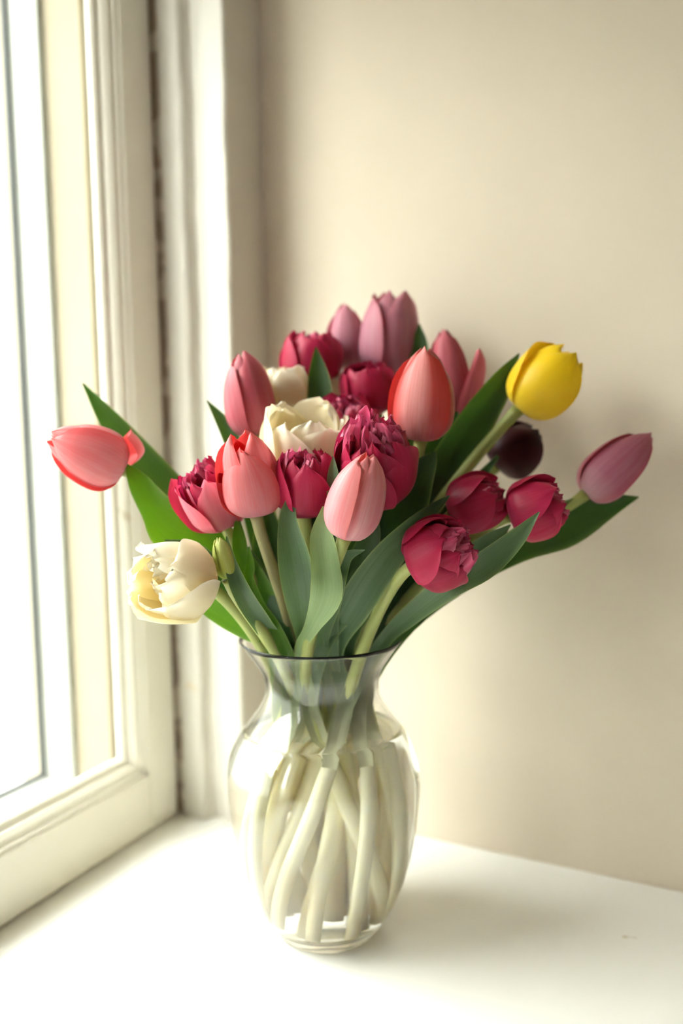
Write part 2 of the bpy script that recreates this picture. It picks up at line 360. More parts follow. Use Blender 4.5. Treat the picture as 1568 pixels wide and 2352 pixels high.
# ------------------------------------------------------------------ tulips
TULIPS = [
 {'kind':'coral','base':[-0.1285,-0.0717,0.3693],'tip':[-0.1611,-0.1135,0.396],'R':0.0227,'open':0.12,'seed':1,'label':'coral pink tulip drooping outward before the window pane, highest on the left edge','stem':[[-0.0261,0.0246,0.0195],[-0.0305,0.0216,0.0439],[-0.0342,0.0167,0.0682],[-0.0366,0.01,0.0926],[-0.0373,0.0025,0.1169],[-0.0361,-0.0047,0.1413],[-0.0333,-0.0108,0.1656],[-0.0296,-0.0151,0.19],[-0.0327,-0.0199,0.2119],[-0.0402,-0.0249,0.2356],[-0.0511,-0.0301,0.2602],[-0.0644,-0.0356,0.2845],[-0.0789,-0.0416,0.3078],[-0.0937,-0.048,0.3288],[-0.1076,-0.0552,0.3468],[-0.1195,-0.063,0.3606],[-0.1285,-0.0717,0.3693]],'leaves':[{'fold':0.25,'wave':0,'tone':0,'root':1,'rows':[[-0.0331,-0.0097,0.1435,0.4864,-0.7981,0.3556,0.01],[-0.0265,-0.0201,0.1919,0.4963,-0.8147,0.3,0.0125],[-0.0299,-0.0074,0.2428,0.4743,-0.8409,0.2607,0.0158],[-0.0613,-0.0136,0.2799,0.6463,-0.669,0.3671,0.0241],[-0.0996,-0.0277,0.3286,0.6699,-0.6616,0.3371,0.0293],[-0.13,-0.0389,0.3669,0.6721,-0.6599,0.3357,0.0269],[-0.1566,-0.0486,0.4017,0.6865,-0.6493,0.3274,0.0193],[-0.1798,-0.0565,0.4364,0.5542,-0.8116,0.1849,0.001]]}]},
 {'kind':'cream_double','base':[-0.045,-0.0922,0.2903],'tip':[-0.0543,-0.143,0.3018],'R':0.0254,'open':0.42,'seed':2,'label':'creamy white ragged double tulip hanging low at left, its open cup turned outward','stem':[[-0.039,0.0179,0.0165],[-0.0406,0.013,0.0413],[-0.0408,0.0067,0.0661],[-0.0395,-0.0008,0.0909],[-0.0365,-0.0084,0.1156],[-0.0322,-0.0155,0.1404],[-0.0272,-0.0212,0.1652],[-0.0221,-0.0253,0.19],[-0.0219,-0.0292,0.2026],[-0.0232,-0.0348,0.2164],[-0.0256,-0.0418,0.2307],[-0.029,-0.0497,0.2448],[-0.0327,-0.0583,0.2581],[-0.0366,-0.0672,0.27],[-0.0402,-0.076,0.2797],[-0.0431,-0.0845,0.2867],[-0.045,-0.0922,0.2903]],'leaves':[{'fold':0.2,'wave':0,'tone':0,'root':1,'rows':[[-0.0292,-0.0204,0.1427,0.4878,-0.7944,0.3619,0.01],[-0.0191,-0.0304,0.1919,0.4941,-0.8141,0.3053,0.0125],[-0.0096,-0.0478,0.2436,0.537,-0.8173,0.2089,0.0096],[-0.0317,-0.0565,0.2663,0.5466,-0.8138,0.1976,0.0128],[-0.0526,-0.0637,0.2969,0.5436,-0.8164,0.1946,0.0134],[-0.0687,-0.0702,0.3121,0.4958,-0.845,0.2004,0.0096],[-0.0866,-0.0787,0.3179,0.4676,-0.8654,0.1799,0.001]]},{'fold':0.1,'wave':0.05,'tone':1,'root':1,'rows':[[-0.0292,-0.0204,0.1427,0.4878,-0.7944,0.3619,0.01],[-0.0191,-0.0304,0.1919,0.4941,-0.8141,0.3053,0.0125],[-0.0164,-0.0459,0.2408,0.2915,-0.8769,0.3821,0.0116],[-0.0323,-0.0474,0.2495,0.3267,-0.8729,0.3625,0.0195],[-0.053,-0.0509,0.2617,0.3399,-0.8754,0.3437,0.0236],[-0.0738,-0.0547,0.2718,0.4013,-0.8681,0.2922,0.0165],[-0.0887,-0.0615,0.2793,0.4971,-0.8348,0.2366,0.0013]]}]},
 {'kind':'bud','base':[-0.0243,-0.0889,0.2954],'tip':[-0.0287,-0.0936,0.3245],'R':0.0072,'open':0.0,'seed':3,'label':'small closed yellow-green tulip bud beside the low white double tulip','stem':[[-0.0281,-0.0321,0.0135],[-0.0297,-0.0366,0.0387],[-0.0298,-0.0401,0.0639],[-0.0282,-0.0416,0.0891],[-0.0249,-0.041,0.1144],[-0.0205,-0.0384,0.1396],[-0.0157,-0.0341,0.1648],[-0.0111,-0.029,0.19],[-0.0105,-0.0308,0.2025],[-0.011,-0.0359,0.2155],[-0.0122,-0.0435,0.2287],[-0.0141,-0.0526,0.2418],[-0.0163,-0.0623,0.2545],[-0.0186,-0.0717,0.2665],[-0.0209,-0.0799,0.2775],[-0.0228,-0.0859,0.2873],[-0.0243,-0.0889,0.2954]],'leaves':[{'fold':0.35,'wave':0,'tone':2,'root':1,'rows':[[-0.0175,-0.0432,0.1419,0.4875,-0.7883,0.3754,0.01],[-0.0081,-0.0341,0.1919,0.484,-0.8187,0.309,0.0125],[-0.0145,-0.04,0.2347,0.765,-0.4177,-0.4901,0.0111],[-0.0128,-0.0647,0.2583,0.7579,-0.435,-0.4862,0.0138],[-0.0115,-0.0893,0.2836,0.7036,-0.6515,-0.2837,0.0132],[-0.0193,-0.0911,0.3031,0.5638,-0.8149,0.1342,0.0096],[-0.0234,-0.0908,0.325,0.5643,-0.8169,0.1196,0.0009]]},{'fold':0.2,'wave':0,'tone':1,'root':1,'rows':[[-0.0175,-0.0432,0.1419,0.4875,-0.7883,0.3754,0.01],[-0.0081,-0.0341,0.1919,0.484,-0.8187,0.309,0.0125],[-0.0147,-0.0394,0.2411,0.8371,-0.3698,-0.4032,0.0078],[-0.0158,-0.0656,0.263,0.7194,-0.61,-0.3322,0.0075],[-0.0199,-0.0707,0.2874,0.5683,-0.8226,-0.0159,0.0068],[-0.0192,-0.0688,0.3012,0.5413,-0.8355,0.0948,0.0062],[-0.0202,-0.0677,0.3151,0.5443,-0.8327,0.1017,0.0009]]}]},
 {'kind':'pink_double','base':[-0.0507,-0.0536,0.328],'tip':[-0.057,-0.08,0.3728],'R':0.0196,'open':0.5,'seed':4,'label':'half-opened pink and magenta double tulip tucked behind the broad coral bloom','stem':[[-0.0143,0.025,0.0205],[-0.0174,0.0232,0.0447],[-0.0205,0.0199,0.0689],[-0.023,0.0153,0.0931],[-0.0247,0.0098,0.1174],[-0.0252,0.0041,0.1416],[-0.0246,-0.0011,0.1658],[-0.0233,-0.0053,0.19],[-0.0247,-0.0085,0.2055],[-0.0273,-0.013,0.2224],[-0.0307,-0.0182,0.2401],[-0.0346,-0.0241,0.2579],[-0.0387,-0.0304,0.2753],[-0.0426,-0.0367,0.2916],[-0.0462,-0.0429,0.3063],[-0.049,-0.0486,0.3186],[-0.0507,-0.0536,0.328]],'leaves':[{'fold':0.12,'wave':0.1,'tone':1,'root':1,'rows':[[-0.0223,-0.0009,0.1438,0.4703,-0.8083,0.3544,0.01],[-0.0203,-0.0104,0.1918,0.4838,-0.8229,0.2979,0.0125],[-0.0187,-0.0293,0.2485,0.5421,-0.8233,0.1684,0.0132],[-0.0403,-0.0364,0.2834,0.5688,-0.8117,0.1325,0.0248],[-0.0663,-0.0516,0.3164,0.6083,-0.7876,0.0984,0.0341],[-0.0854,-0.0657,0.3278,0.5772,-0.8056,0.1335,0.0442],[-0.1,-0.0716,0.3413,0.5462,-0.8138,0.1983,0.0241],[-0.1116,-0.0754,0.3599,0.5687,-0.8001,0.1911,0.0163],[-0.121,-0.0786,0.3746,0.5671,-0.8011,0.1916,0.001]]}]},
 {'kind':'coral','base':[-0.0165,-0.0633,0.3376],'tip':[-0.0171,-0.0773,0.397],'R':0.022,'open':0.3,'seed':5,'label':'broad coral pink tulip with red inside edge, opened a little at its left side','stem':[[-0.0384,-0.0193,0.0175],[-0.0403,-0.0223,0.0421],[-0.04,-0.0245,0.0668],[-0.0369,-0.0256,0.0914],[-0.0316,-0.0252,0.1161],[-0.0248,-0.0234,0.1407],[-0.0176,-0.0207,0.1654],[-0.0112,-0.0174,0.19],[-0.0095,-0.0186,0.2062],[-0.0089,-0.0222,0.2239],[-0.0093,-0.0276,0.2425],[-0.0103,-0.0342,0.2613],[-0.0118,-0.0413,0.2798],[-0.0134,-0.0484,0.2972],[-0.0148,-0.0548,0.3131],[-0.016,-0.06,0.3267],[-0.0165,-0.0633,0.3376]],'leaves':[{'fold':0.2,'wave':0,'tone':1,'root':1,'rows':[[-0.0218,-0.0284,0.143,0.4843,-0.7944,0.3666,0.01],[-0.0082,-0.0225,0.1919,0.4774,-0.8242,0.3048,0.0125],[-0.0071,-0.0517,0.248,0.5462,-0.8187,0.1773,0.0095],[-0.022,-0.0567,0.2703,0.5884,-0.8046,0.0803,0.0114],[-0.0297,-0.063,0.2997,0.579,-0.8148,0.0309,0.0107],[-0.0322,-0.0622,0.3186,0.554,-0.8253,0.1093,0.0101],[-0.0345,-0.0612,0.338,0.5539,-0.8255,0.1081,0.0013]]},{'fold':0.3,'wave':0,'tone':0,'root':1,'rows':[[-0.0218,-0.0284,0.143,0.4843,-0.7944,0.3666,0.01],[-0.0082,-0.0225,0.1919,0.4774,-0.8242,0.3048,0.0125],[-0.0104,-0.0372,0.2411,0.4046,-0.8296,0.3847,0.013],[-0.0326,-0.0338,0.2717,0.4331,-0.8311,0.3488,0.0231],[-0.0479,-0.0331,0.2975,0.4631,-0.8379,0.289,0.02],[-0.0695,-0.0351,0.327,0.4615,-0.8422,0.2787,0.002]]}]},
 {'kind':'rose','base':[-0.0516,-0.0074,0.3924],'tip':[-0.0614,-0.0107,0.4578],'R':0.0193,'open':0.08,'seed':6,'label':'dusty rose closed tulip with pointed tip, highest bloom against the white trim','stem':[[-0.0348,0.0252,0.0145],[-0.0378,0.0254,0.0396],[-0.0396,0.0245,0.0646],[-0.0396,0.0221,0.0897],[-0.0378,0.0186,0.1148],[-0.0343,0.0144,0.1399],[-0.0297,0.0101,0.1649],[-0.0248,0.0062,0.19],[-0.0246,0.0041,0.2118],[-0.0262,0.0021,0.2359],[-0.029,0.0002,0.2613],[-0.0327,-0.0015,0.2873],[-0.037,-0.0031,0.3128],[-0.0414,-0.0045,0.337],[-0.0456,-0.0056,0.359],[-0.0491,-0.0066,0.3777],[-0.0516,-0.0074,0.3924]],'leaves':[{'fold':0.3,'wave':0,'tone':0,'root':1,'rows':[[-0.0313,0.0094,0.142,0.4741,-0.8077,0.3504,0.01],[-0.0218,0.0011,0.1918,0.479,-0.8272,0.2937,0.0125],[-0.0336,-0.0141,0.2508,0.5358,-0.8362,0.1172,0.0102],[-0.046,-0.0139,0.3085,0.5357,-0.8361,0.1184,0.0136],[-0.0581,-0.0144,0.3594,0.5339,-0.8367,0.1216,0.015],[-0.0662,-0.0155,0.3866,0.5217,-0.8433,0.1288,0.0136],[-0.0753,-0.018,0.4054,0.4976,-0.8575,0.1308,0.0095],[-0.0858,-0.0216,0.4208,0.4854,-0.865,0.1273,0.0007]]},{'fold':0.3,'wave':0,'tone':0,'root':1,'rows':[[-0.0313,0.0094,0.142,0.4741,-0.8077,0.3504,0.01],[-0.0218,0.0011,0.1918,0.479,-0.8272,0.2937,0.0125],[-0.0221,-0.0207,0.2395,0.5307,-0.8397,0.1156,0.0147],[-0.0298,-0.0205,0.2763,0.5287,-0.8415,0.1109,0.0268],[-0.0338,-0.0188,0.3097,0.5261,-0.8438,0.1061,0.0268],[-0.0386,-0.0168,0.3498,0.5261,-0.8438,0.1061,0.002]]}]},
 {'kind':'cream_double','base':[-0.0488,0.0355,0.4101],'tip':[-0.0507,0.0334,0.4497],'R':0.0192,'open':0.35,'seed':7,'label':'cream double tulip half hidden behind the dusty rose tulip','stem':[[-0.0034,0.031,0.0215],[-0.0056,0.0311,0.0456],[-0.008,0.0302,0.0696],[-0.0104,0.0282,0.0937],[-0.0124,0.0251,0.1178],[-0.014,0.0212,0.1419],[-0.0149,0.017,0.1659],[-0.0153,0.0129,0.19],[-0.0177,0.0119,0.2137],[-0.0212,0.0132,0.2399],[-0.0257,0.0161,0.2676],[-0.0306,0.0201,0.2957],[-0.0356,0.0246,0.3234],[-0.0404,0.029,0.3497],[-0.0444,0.0327,0.3735],[-0.0474,0.0351,0.394],[-0.0488,0.0355,0.4101]],'leaves':[]},
 {'kind':'cream_cup','base':[-0.0102,-0.0066,0.3622],'tip':[0.0041,-0.0219,0.412],'R':0.0281,'open':0.72,'seed':8,'label':'wide open cream tulip cup with pale yellow sides in the middle of the bouquet','stem':[[-0.0246,0.0352,0.0185],[-0.0255,0.0345,0.043],[-0.0251,0.0317,0.0675],[-0.0232,0.0266,0.092],[-0.0201,0.0199,0.1165],[-0.0162,0.0126,0.141],[-0.012,0.0057,0.1655],[-0.0081,-0.0001,0.19],[-0.0071,-0.0027,0.2082],[-0.0073,-0.004,0.2287],[-0.0083,-0.0044,0.2506],[-0.0097,-0.0041,0.273],[-0.0112,-0.0036,0.295],[-0.0123,-0.0032,0.3158],[-0.0127,-0.0033,0.3346],[-0.0122,-0.0043,0.3503],[-0.0102,-0.0066,0.3622]],'leaves':[{'fold':0.3,'wave':0,'tone':0,'root':1,'rows':[[-0.0133,0.0076,0.1432,0.456,-0.8166,0.3537,0.01],[-0.0052,-0.0052,0.1919,0.4642,-0.8337,0.2992,0.0125],[-0.0056,-0.0124,0.2392,0.4752,-0.8746,0.0965,0.0147],[-0.0038,-0.0073,0.2758,0.476,-0.8741,0.0966,0.0281],[-0.0027,-0.0031,0.3091,0.4769,-0.8736,0.0969,0.0268],[-0.0015,0.002,0.3491,0.4769,-0.8736,0.0969,0.002]]}]},
 {'kind':'magenta_double','base':[-0.0436,0.0692,0.4359],'tip':[-0.0375,0.066,0.4797],'R':0.0239,'open':0.2,'seed':9,'label':'rounded magenta double tulip at the top left, behind a dark upright leaf','stem':[[-0.0097,0.0346,0.0155],[-0.012,0.0373,0.0404],[-0.0144,0.0391,0.0654],[-0.0164,0.0394,0.0903],[-0.0179,0.0382,0.1152],[-0.0186,0.0356,0.1401],[-0.0185,0.032,0.1651],[-0.0179,0.0279,0.19],[-0.0199,0.0286,0.2167],[-0.0233,0.0323,0.2461],[-0.0276,0.0381,0.277],[-0.0322,0.045,0.3085],[-0.0367,0.0524,0.3394],[-0.0406,0.0594,0.3687],[-0.0434,0.065,0.3952],[-0.0446,0.0686,0.418],[-0.0436,0.0692,0.4359]],'leaves':[{'fold':0.25,'wave':0,'tone':0,'root':1,'rows':[[-0.0158,0.0305,0.1423,0.447,-0.8252,0.3454,0.01],[-0.0151,0.0227,0.1918,0.4599,-0.8401,0.2877,0.0125],[-0.0161,0.0177,0.2528,0.4776,-0.8731,0.0981,0.014],[-0.0166,0.0252,0.3225,0.4775,-0.8732,0.0978,0.021],[-0.016,0.0321,0.3816,0.4767,-0.8736,0.0978,0.0231],[-0.0164,0.0358,0.4164,0.4722,-0.8759,0.0992,0.0217],[-0.0184,0.0375,0.4408,0.4647,-0.8798,0.1002,0.0161],[-0.0209,0.0387,0.4631,0.462,-0.8812,0.1002,0.001]]},{'fold':0.3,'wave':0,'tone':0,'root':1,'rows':[[-0.0158,0.0305,0.1423,0.447,-0.8252,0.3454,0.01],[-0.0151,0.0227,0.1918,0.4599,-0.8401,0.2877,0.0125],[-0.023,0.0008,0.2346,0.5047,-0.8573,0.1018,0.0138],[-0.0268,0.0039,0.2792,0.5038,-0.8579,0.1009,0.0276],[-0.0294,0.0075,0.3239,0.5028,-0.8586,0.1,0.0207],[-0.0314,0.0104,0.3582,0.5028,-0.8586,0.0999,0.0017]]}]},
 {'kind':'mauve','base':[-0.0291,0.1119,0.4483],'tip':[-0.0284,0.1073,0.5056],'R':0.0176,'open':0.05,'seed':10,'label':'pale mauve tulip at the back, left of the tallest bloom','stem':[[0.0034,0.0242,0.0125],[0.0022,0.0281,0.0379],[0.0005,0.0311,0.0632],[-0.0014,0.0329,0.0886],[-0.0034,0.0329,0.1139],[-0.0051,0.0312,0.1393],[-0.0063,0.0281,0.1646],[-0.0069,0.0243,0.19],[-0.0089,0.0274,0.2188],[-0.0117,0.0358,0.2499],[-0.0149,0.0479,0.2823],[-0.0183,0.0621,0.315],[-0.0217,0.077,0.347],[-0.0247,0.0909,0.3773],[-0.0271,0.1024,0.405],[-0.0287,0.1099,0.429],[-0.0291,0.1119,0.4483]],'leaves':[{'fold':0.3,'wave':0,'tone':0,'root':1,'rows':[[-0.0024,0.026,0.1415,0.4344,-0.8296,0.3508,0.01],[-0.0041,0.0191,0.1918,0.4497,-0.8445,0.2909,0.0125],[-0.0029,0.022,0.2317,0.4545,-0.8852,0.0991,0.014],[-0.0015,0.0289,0.2874,0.4553,-0.8848,0.0991,0.0245],[-0.0016,0.0348,0.3396,0.4563,-0.8843,0.099,0.0245],[-0.0,0.0414,0.3918,0.4565,-0.8842,0.0989,0.0028]]}]},
 {'kind':'mauve','base':[0.0061,0.112,0.4401],'tip':[0.0119,0.1176,0.5143],'R':0.0241,'open':0.34,'seed':11,'label':'tallest mauve pink tulip with parted petals at the top of the bouquet','stem':[[0.0159,0.025,0.0195],[0.0148,0.0297,0.0439],[0.0127,0.034,0.0682],[0.0097,0.0374,0.0926],[0.0062,0.0393,0.1169],[0.0026,0.0394,0.1413],[-0.0007,0.0379,0.1656],[-0.0034,0.0353,0.19],[-0.0055,0.0391,0.2175],[-0.0061,0.0465,0.2475],[-0.0056,0.0565,0.2789],[-0.0043,0.068,0.3106],[-0.0023,0.0801,0.3418],[0.0,0.0915,0.3714],[0.0024,0.1014,0.3983],[0.0045,0.1085,0.4215],[0.0061,0.112,0.4401]],'leaves':[{'fold':0.25,'wave':0,'tone':0,'root':1,'rows':[[0.0052,0.0342,0.1434,0.4224,-0.8374,0.3468,0.01],[-0.0006,0.0301,0.1918,0.4401,-0.8506,0.2878,0.0125],[0.0011,0.0705,0.2438,0.4058,-0.9068,0.114,0.0148],[0.0214,0.0911,0.3354,0.405,-0.9073,0.113,0.0222],[0.034,0.1058,0.4087,0.4011,-0.9093,0.1111,0.0207],[0.0378,0.1118,0.4454,0.3892,-0.9148,0.1079,0.0178],[0.0381,0.1144,0.4675,0.3738,-0.9219,0.1019,0.0141],[0.0373,0.1159,0.4848,0.3668,-0.9251,0.0984,0.0011]]}]},
 {'kind':'magenta','base':[0.0091,0.0762,0.4091],'tip':[0.0104,0.0644,0.4486],'R':0.0215,'open':0.25,'seed':12,'label':'deep magenta tulip below the tallest mauve bloom','stem':[[-0.0055,0.0175,0.0165],[-0.0057,0.0199,0.0413],[-0.0056,0.0216,0.0661],[-0.0051,0.0222,0.0909],[-0.0043,0.0215,0.1156],[-0.0032,0.0197,0.1404],[-0.0022,0.0171,0.1652],[-0.0013,0.0142,0.19],[-0.0005,0.0163,0.2142],[0.0005,0.0228,0.2406],[0.0018,0.0323,0.2683],[0.0032,0.0434,0.2963],[0.0047,0.0548,0.3238],[0.0061,0.0651,0.3497],[0.0074,0.073,0.3732],[0.0084,0.0771,0.3933],[0.0091,0.0762,0.4091]],'leaves':[{'fold':0.3,'wave':0,'tone':0,'root':1,'rows':[[-0.0005,0.0146,0.1426,0.4382,-0.826,0.3544,0.01],[0.0015,0.0089,0.1918,0.4488,-0.8434,0.2954,0.0125],[0.0153,-0.0018,0.2388,0.4181,-0.9015,0.1115,0.0168],[0.0246,0.0071,0.2753,0.4199,-0.9009,0.1098,0.0335],[0.0319,0.0148,0.3118,0.4225,-0.9001,0.1065,0.0335],[0.0371,0.0224,0.355,0.4233,-0.8999,0.1051,0.0027]]}]},
 {'kind':'rose','base':[0.0695,0.1123,0.4062],'tip':[0.0623,0.1054,0.4779],'R':0.0163,'open':0.1,'seed':13,'label':'dusky rose tulip with one petal splayed out to the right','stem':[[0.0072,-0.0329,0.0135],[0.0078,-0.0274,0.0387],[0.0083,-0.0192,0.0639],[0.0084,-0.0089,0.0891],[0.0081,0.0024,0.1144],[0.0074,0.0131,0.1396],[0.0065,0.0218,0.1648],[0.0056,0.028,0.19],[0.0077,0.0372,0.214],[0.0139,0.0486,0.2398],[0.0228,0.0612,0.2667],[0.0334,0.0742,0.2939],[0.0444,0.0866,0.3205],[0.0547,0.0975,0.3459],[0.0631,0.106,0.3692],[0.0684,0.1113,0.3895],[0.0695,0.1123,0.4062]],'leaves':[{'fold':0.3,'wave':0,'tone':0,'root':1,'rows':[[0.0101,0.008,0.1418,0.4294,-0.8281,0.3604,0.01],[0.0082,0.0227,0.1918,0.4339,-0.8524,0.2919,0.0125],[0.0219,0.035,0.2347,0.384,-0.9139,0.1318,0.0175],[0.0406,0.0503,0.2866,0.384,-0.914,0.131,0.0315],[0.0606,0.0671,0.3454,0.3849,-0.9136,0.1308,0.0378],[0.0736,0.0776,0.38,0.3818,-0.9149,0.1307,0.0294],[0.0821,0.0852,0.4094,0.3763,-0.9175,0.129,0.0021]]}]},
 {'kind':'red','base':[0.0749,0.0227,0.3875],'tip':[0.0827,0.0175,0.4566],'R':0.0231,'open':0.08,'seed':14,'label':'large closed coral red tulip with a pale pink flamed petal','stem':[[-0.0283,-0.0218,0.0205],[-0.0247,-0.0189,0.0447],[-0.0198,-0.015,0.0689],[-0.0136,-0.01,0.0931],[-0.0067,-0.0045,0.1174],[0.0002,0.0009,0.1416],[0.0064,0.0058,0.1658],[0.0115,0.0098,0.19],[0.0172,0.0133,0.2113],[0.0247,0.0162,0.2347],[0.0332,0.0187,0.2594],[0.0423,0.0207,0.2845],[0.0514,0.0222,0.3093],[0.0597,0.0231,0.3328],[0.0668,0.0235,0.3542],[0.0721,0.0234,0.3728],[0.0749,0.0227,0.3875]],'leaves':[{'fold':0.35,'wave':0.02,'tone':0,'root':1,'rows':[[0.0029,-0.0042,0.1438,0.4441,-0.8198,0.3614,0.01],[0.0142,0.0045,0.1919,0.4366,-0.8484,0.2994,0.0125],[0.0315,-0.0152,0.2468,0.3977,-0.9087,0.127,0.0163],[0.0476,-0.0023,0.2885,0.3983,-0.9087,0.125,0.0357],[0.0603,0.0085,0.327,0.3997,-0.9082,0.1242,0.0403],[0.0716,0.0175,0.3559,0.4059,-0.905,0.1272,0.0293],[0.0812,0.0242,0.3719,0.4135,-0.9015,0.128,0.013],[0.0853,0.0271,0.3792,0.4111,-0.9025,0.1284,0.001]]}]},
 {'kind':'magenta_double','base':[0.0032,0.0426,0.3882],'tip':[0.0127,0.0286,0.4207],'R':0.0221,'open':0.35,'seed':15,'label':'magenta double tulip mostly hidden behind the cream cup and the frilled bloom','stem':[[-0.0428,-0.0032,0.0175],[-0.0415,-0.003,0.0421],[-0.0373,-0.0027,0.0668],[-0.0305,-0.0021,0.0914],[-0.0217,-0.0014,0.1161],[-0.0123,-0.0007,0.1407],[-0.0036,-0.0,0.1654],[0.0035,0.0005,0.19],[0.0073,0.0027,0.2112],[0.0087,0.0079,0.2349],[0.0083,0.0151,0.2602],[0.0067,0.0233,0.286],[0.0045,0.0313,0.3113],[0.0025,0.0383,0.3352],[0.0011,0.0432,0.3567],[0.0012,0.045,0.3747],[0.0032,0.0426,0.3882]],'leaves':[]},
 {'kind':'magenta_frill','base':[0.0516,-0.0048,0.3484],'tip':[0.0669,-0.0493,0.4056],'R':0.027,'open':0.42,'seed':16,'label':'large magenta double tulip packed with frilled inner petals, centre of the bouquet','stem':[[0.0149,0.0091,0.0145],[0.0163,0.0077,0.0396],[0.0173,0.0058,0.0646],[0.0177,0.0034,0.0897],[0.0174,0.0007,0.1148],[0.0164,-0.0019,0.1399],[0.0149,-0.0041,0.1649],[0.0132,-0.0058,0.19],[0.0142,-0.0063,0.2075],[0.0172,-0.0053,0.227],[0.0216,-0.0034,0.2476],[0.027,-0.0012,0.2685],[0.0329,0.0008,0.2889],[0.0388,0.002,0.3079],[0.0443,0.0018,0.3247],[0.0487,-0.0003,0.3385],[0.0516,-0.0048,0.3484]],'leaves':[{'fold':0.3,'wave':0,'tone':2,'root':1,'rows':[[0.019,-0.007,0.1421,0.4266,-0.826,0.3683,0.01],[0.016,-0.011,0.1919,0.4429,-0.8429,0.3055,0.0125],[0.0244,-0.0298,0.2493,0.3564,-0.7985,-0.4851,0.0109],[0.0418,-0.0544,0.3027,0.4232,-0.8575,-0.2926,0.0121],[0.0422,-0.0548,0.3482,0.4612,-0.887,0.02,0.0108],[0.0408,-0.0535,0.3656,0.4591,-0.8828,0.0994,0.0081],[0.0404,-0.0522,0.3787,0.4602,-0.8823,0.0992,0.0009]]},{'fold':0.3,'wave':0,'tone':2,'root':1,'rows':[[0.019,-0.007,0.1421,0.4266,-0.826,0.3683,0.01],[0.016,-0.011,0.1919,0.4429,-0.8429,0.3055,0.0125],[0.0167,-0.0293,0.2386,0.1432,-0.7682,-0.624,0.0097],[0.042,-0.057,0.2786,0.2423,-0.8309,-0.5009,0.0103],[0.0468,-0.0577,0.3004,0.3701,-0.9213,-0.1194,0.012],[0.0532,-0.0567,0.3109,0.1153,-0.9849,-0.1289,0.0078],[0.0662,-0.0575,0.3156,-0.0477,-0.9984,-0.0294,0.0006]]}]},
 {'kind':'magenta_double','base':[0.0135,-0.0458,0.3368],'tip':[0.0199,-0.0564,0.3843],'R':0.0196,'open':0.28,'seed':17,'label':'magenta double tulip under the cream cup, beside the broad coral bloom','stem':[[-0.0336,-0.0093,0.0215],[-0.0334,-0.0113,0.0456],[-0.031,-0.0132,0.0696],[-0.0263,-0.0146,0.0937],[-0.02,-0.0152,0.1178],[-0.0129,-0.015,0.1419],[-0.0062,-0.0141,0.1659],[-0.0006,-0.0127,0.19],[0.0021,-0.0138,0.2059],[0.0043,-0.0165,0.2234],[0.0061,-0.0203,0.2419],[0.0077,-0.0249,0.2607],[0.009,-0.0298,0.2792],[0.0102,-0.0348,0.2967],[0.0113,-0.0393,0.3126],[0.0124,-0.0432,0.3262],[0.0135,-0.0458,0.3368]],'leaves':[{'fold':0.25,'wave':0.02,'tone':2,'root':1,'rows':[[-0.01,-0.02,0.1441,0.467,-0.8056,0.3646,0.01],[0.0023,-0.0178,0.1919,0.4627,-0.8323,0.3052,0.0125],[0.0045,-0.0351,0.2421,0.4206,-0.6256,-0.6571,0.0116],[0.0185,-0.0634,0.278,0.4797,-0.6987,-0.5308,0.0213],[0.0203,-0.0739,0.3074,0.5278,-0.8466,-0.0683,0.0227],[0.014,-0.0707,0.3338,0.4988,-0.8494,0.1725,0.0132],[0.0154,-0.0683,0.3487,0.5029,-0.8601,0.0852,0.0072],[0.0183,-0.0657,0.3588,0.5011,-0.8618,0.0787,0.0009]]}]},
 {'kind':'pink','base':[0.0556,-0.0675,0.3244],'tip':[0.0745,-0.0661,0.3822],'R':0.0185,'open':0.06,'seed':18,'label':'light pink closed tulip with coral stripes, nearest bloom at the front','stem':[[0.0337,0.0125,0.0185],[0.0327,0.0081,0.043],[0.03,0.0025,0.0675],[0.0256,-0.004,0.092],[0.0198,-0.0106,0.1165],[0.0135,-0.0165,0.141],[0.0073,-0.021,0.1655],[0.002,-0.024,0.19],[0.0015,-0.0279,0.2052],[0.0045,-0.0333,0.2215],[0.0104,-0.0395,0.2384],[0.0182,-0.0462,0.2553],[0.027,-0.0527,0.2719],[0.0361,-0.0586,0.2876],[0.0444,-0.0634,0.3019],[0.0512,-0.0665,0.3143],[0.0556,-0.0675,0.3244]],'leaves':[{'fold':0.2,'wave':0.06,'tone':3,'root':1,'rows':[[0.0162,-0.0216,0.1433,0.4377,-0.8183,0.3726,0.01],[0.0049,-0.0291,0.1919,0.466,-0.8287,0.31,0.0125],[0.0045,-0.0393,0.2348,0.0064,-0.761,-0.6487,0.0096],[0.0252,-0.0599,0.2592,0.0293,-0.7921,-0.6097,0.011],[0.0458,-0.0769,0.2856,0.2888,-0.854,-0.4328,0.0216],[0.0459,-0.0768,0.3063,0.4759,-0.8779,0.0521,0.0192],[0.0429,-0.076,0.3267,0.4729,-0.8754,0.0998,0.0152],[0.0433,-0.0736,0.3461,0.4707,-0.8769,0.0977,0.0012]]},{'fold':0.3,'wave':0.02,'tone':2,'root':1,'rows':[[0.0162,-0.0216,0.1433,0.4377,-0.8183,0.3726,0.01],[0.0049,-0.0291,0.1919,0.466,-0.8287,0.31,0.0125],[0.0181,-0.0285,0.2386,0.3209,-0.9425,-0.0937,0.0116],[0.0311,-0.0268,0.2656,0.3531,-0.9351,-0.0294,0.0211],[0.0429,-0.0209,0.2944,0.3826,-0.9237,0.0212,0.021],[0.0514,-0.0172,0.3199,0.4034,-0.9138,0.0475,0.0152],[0.0536,-0.0139,0.3387,0.4187,-0.9019,0.1059,0.0019]]}]},
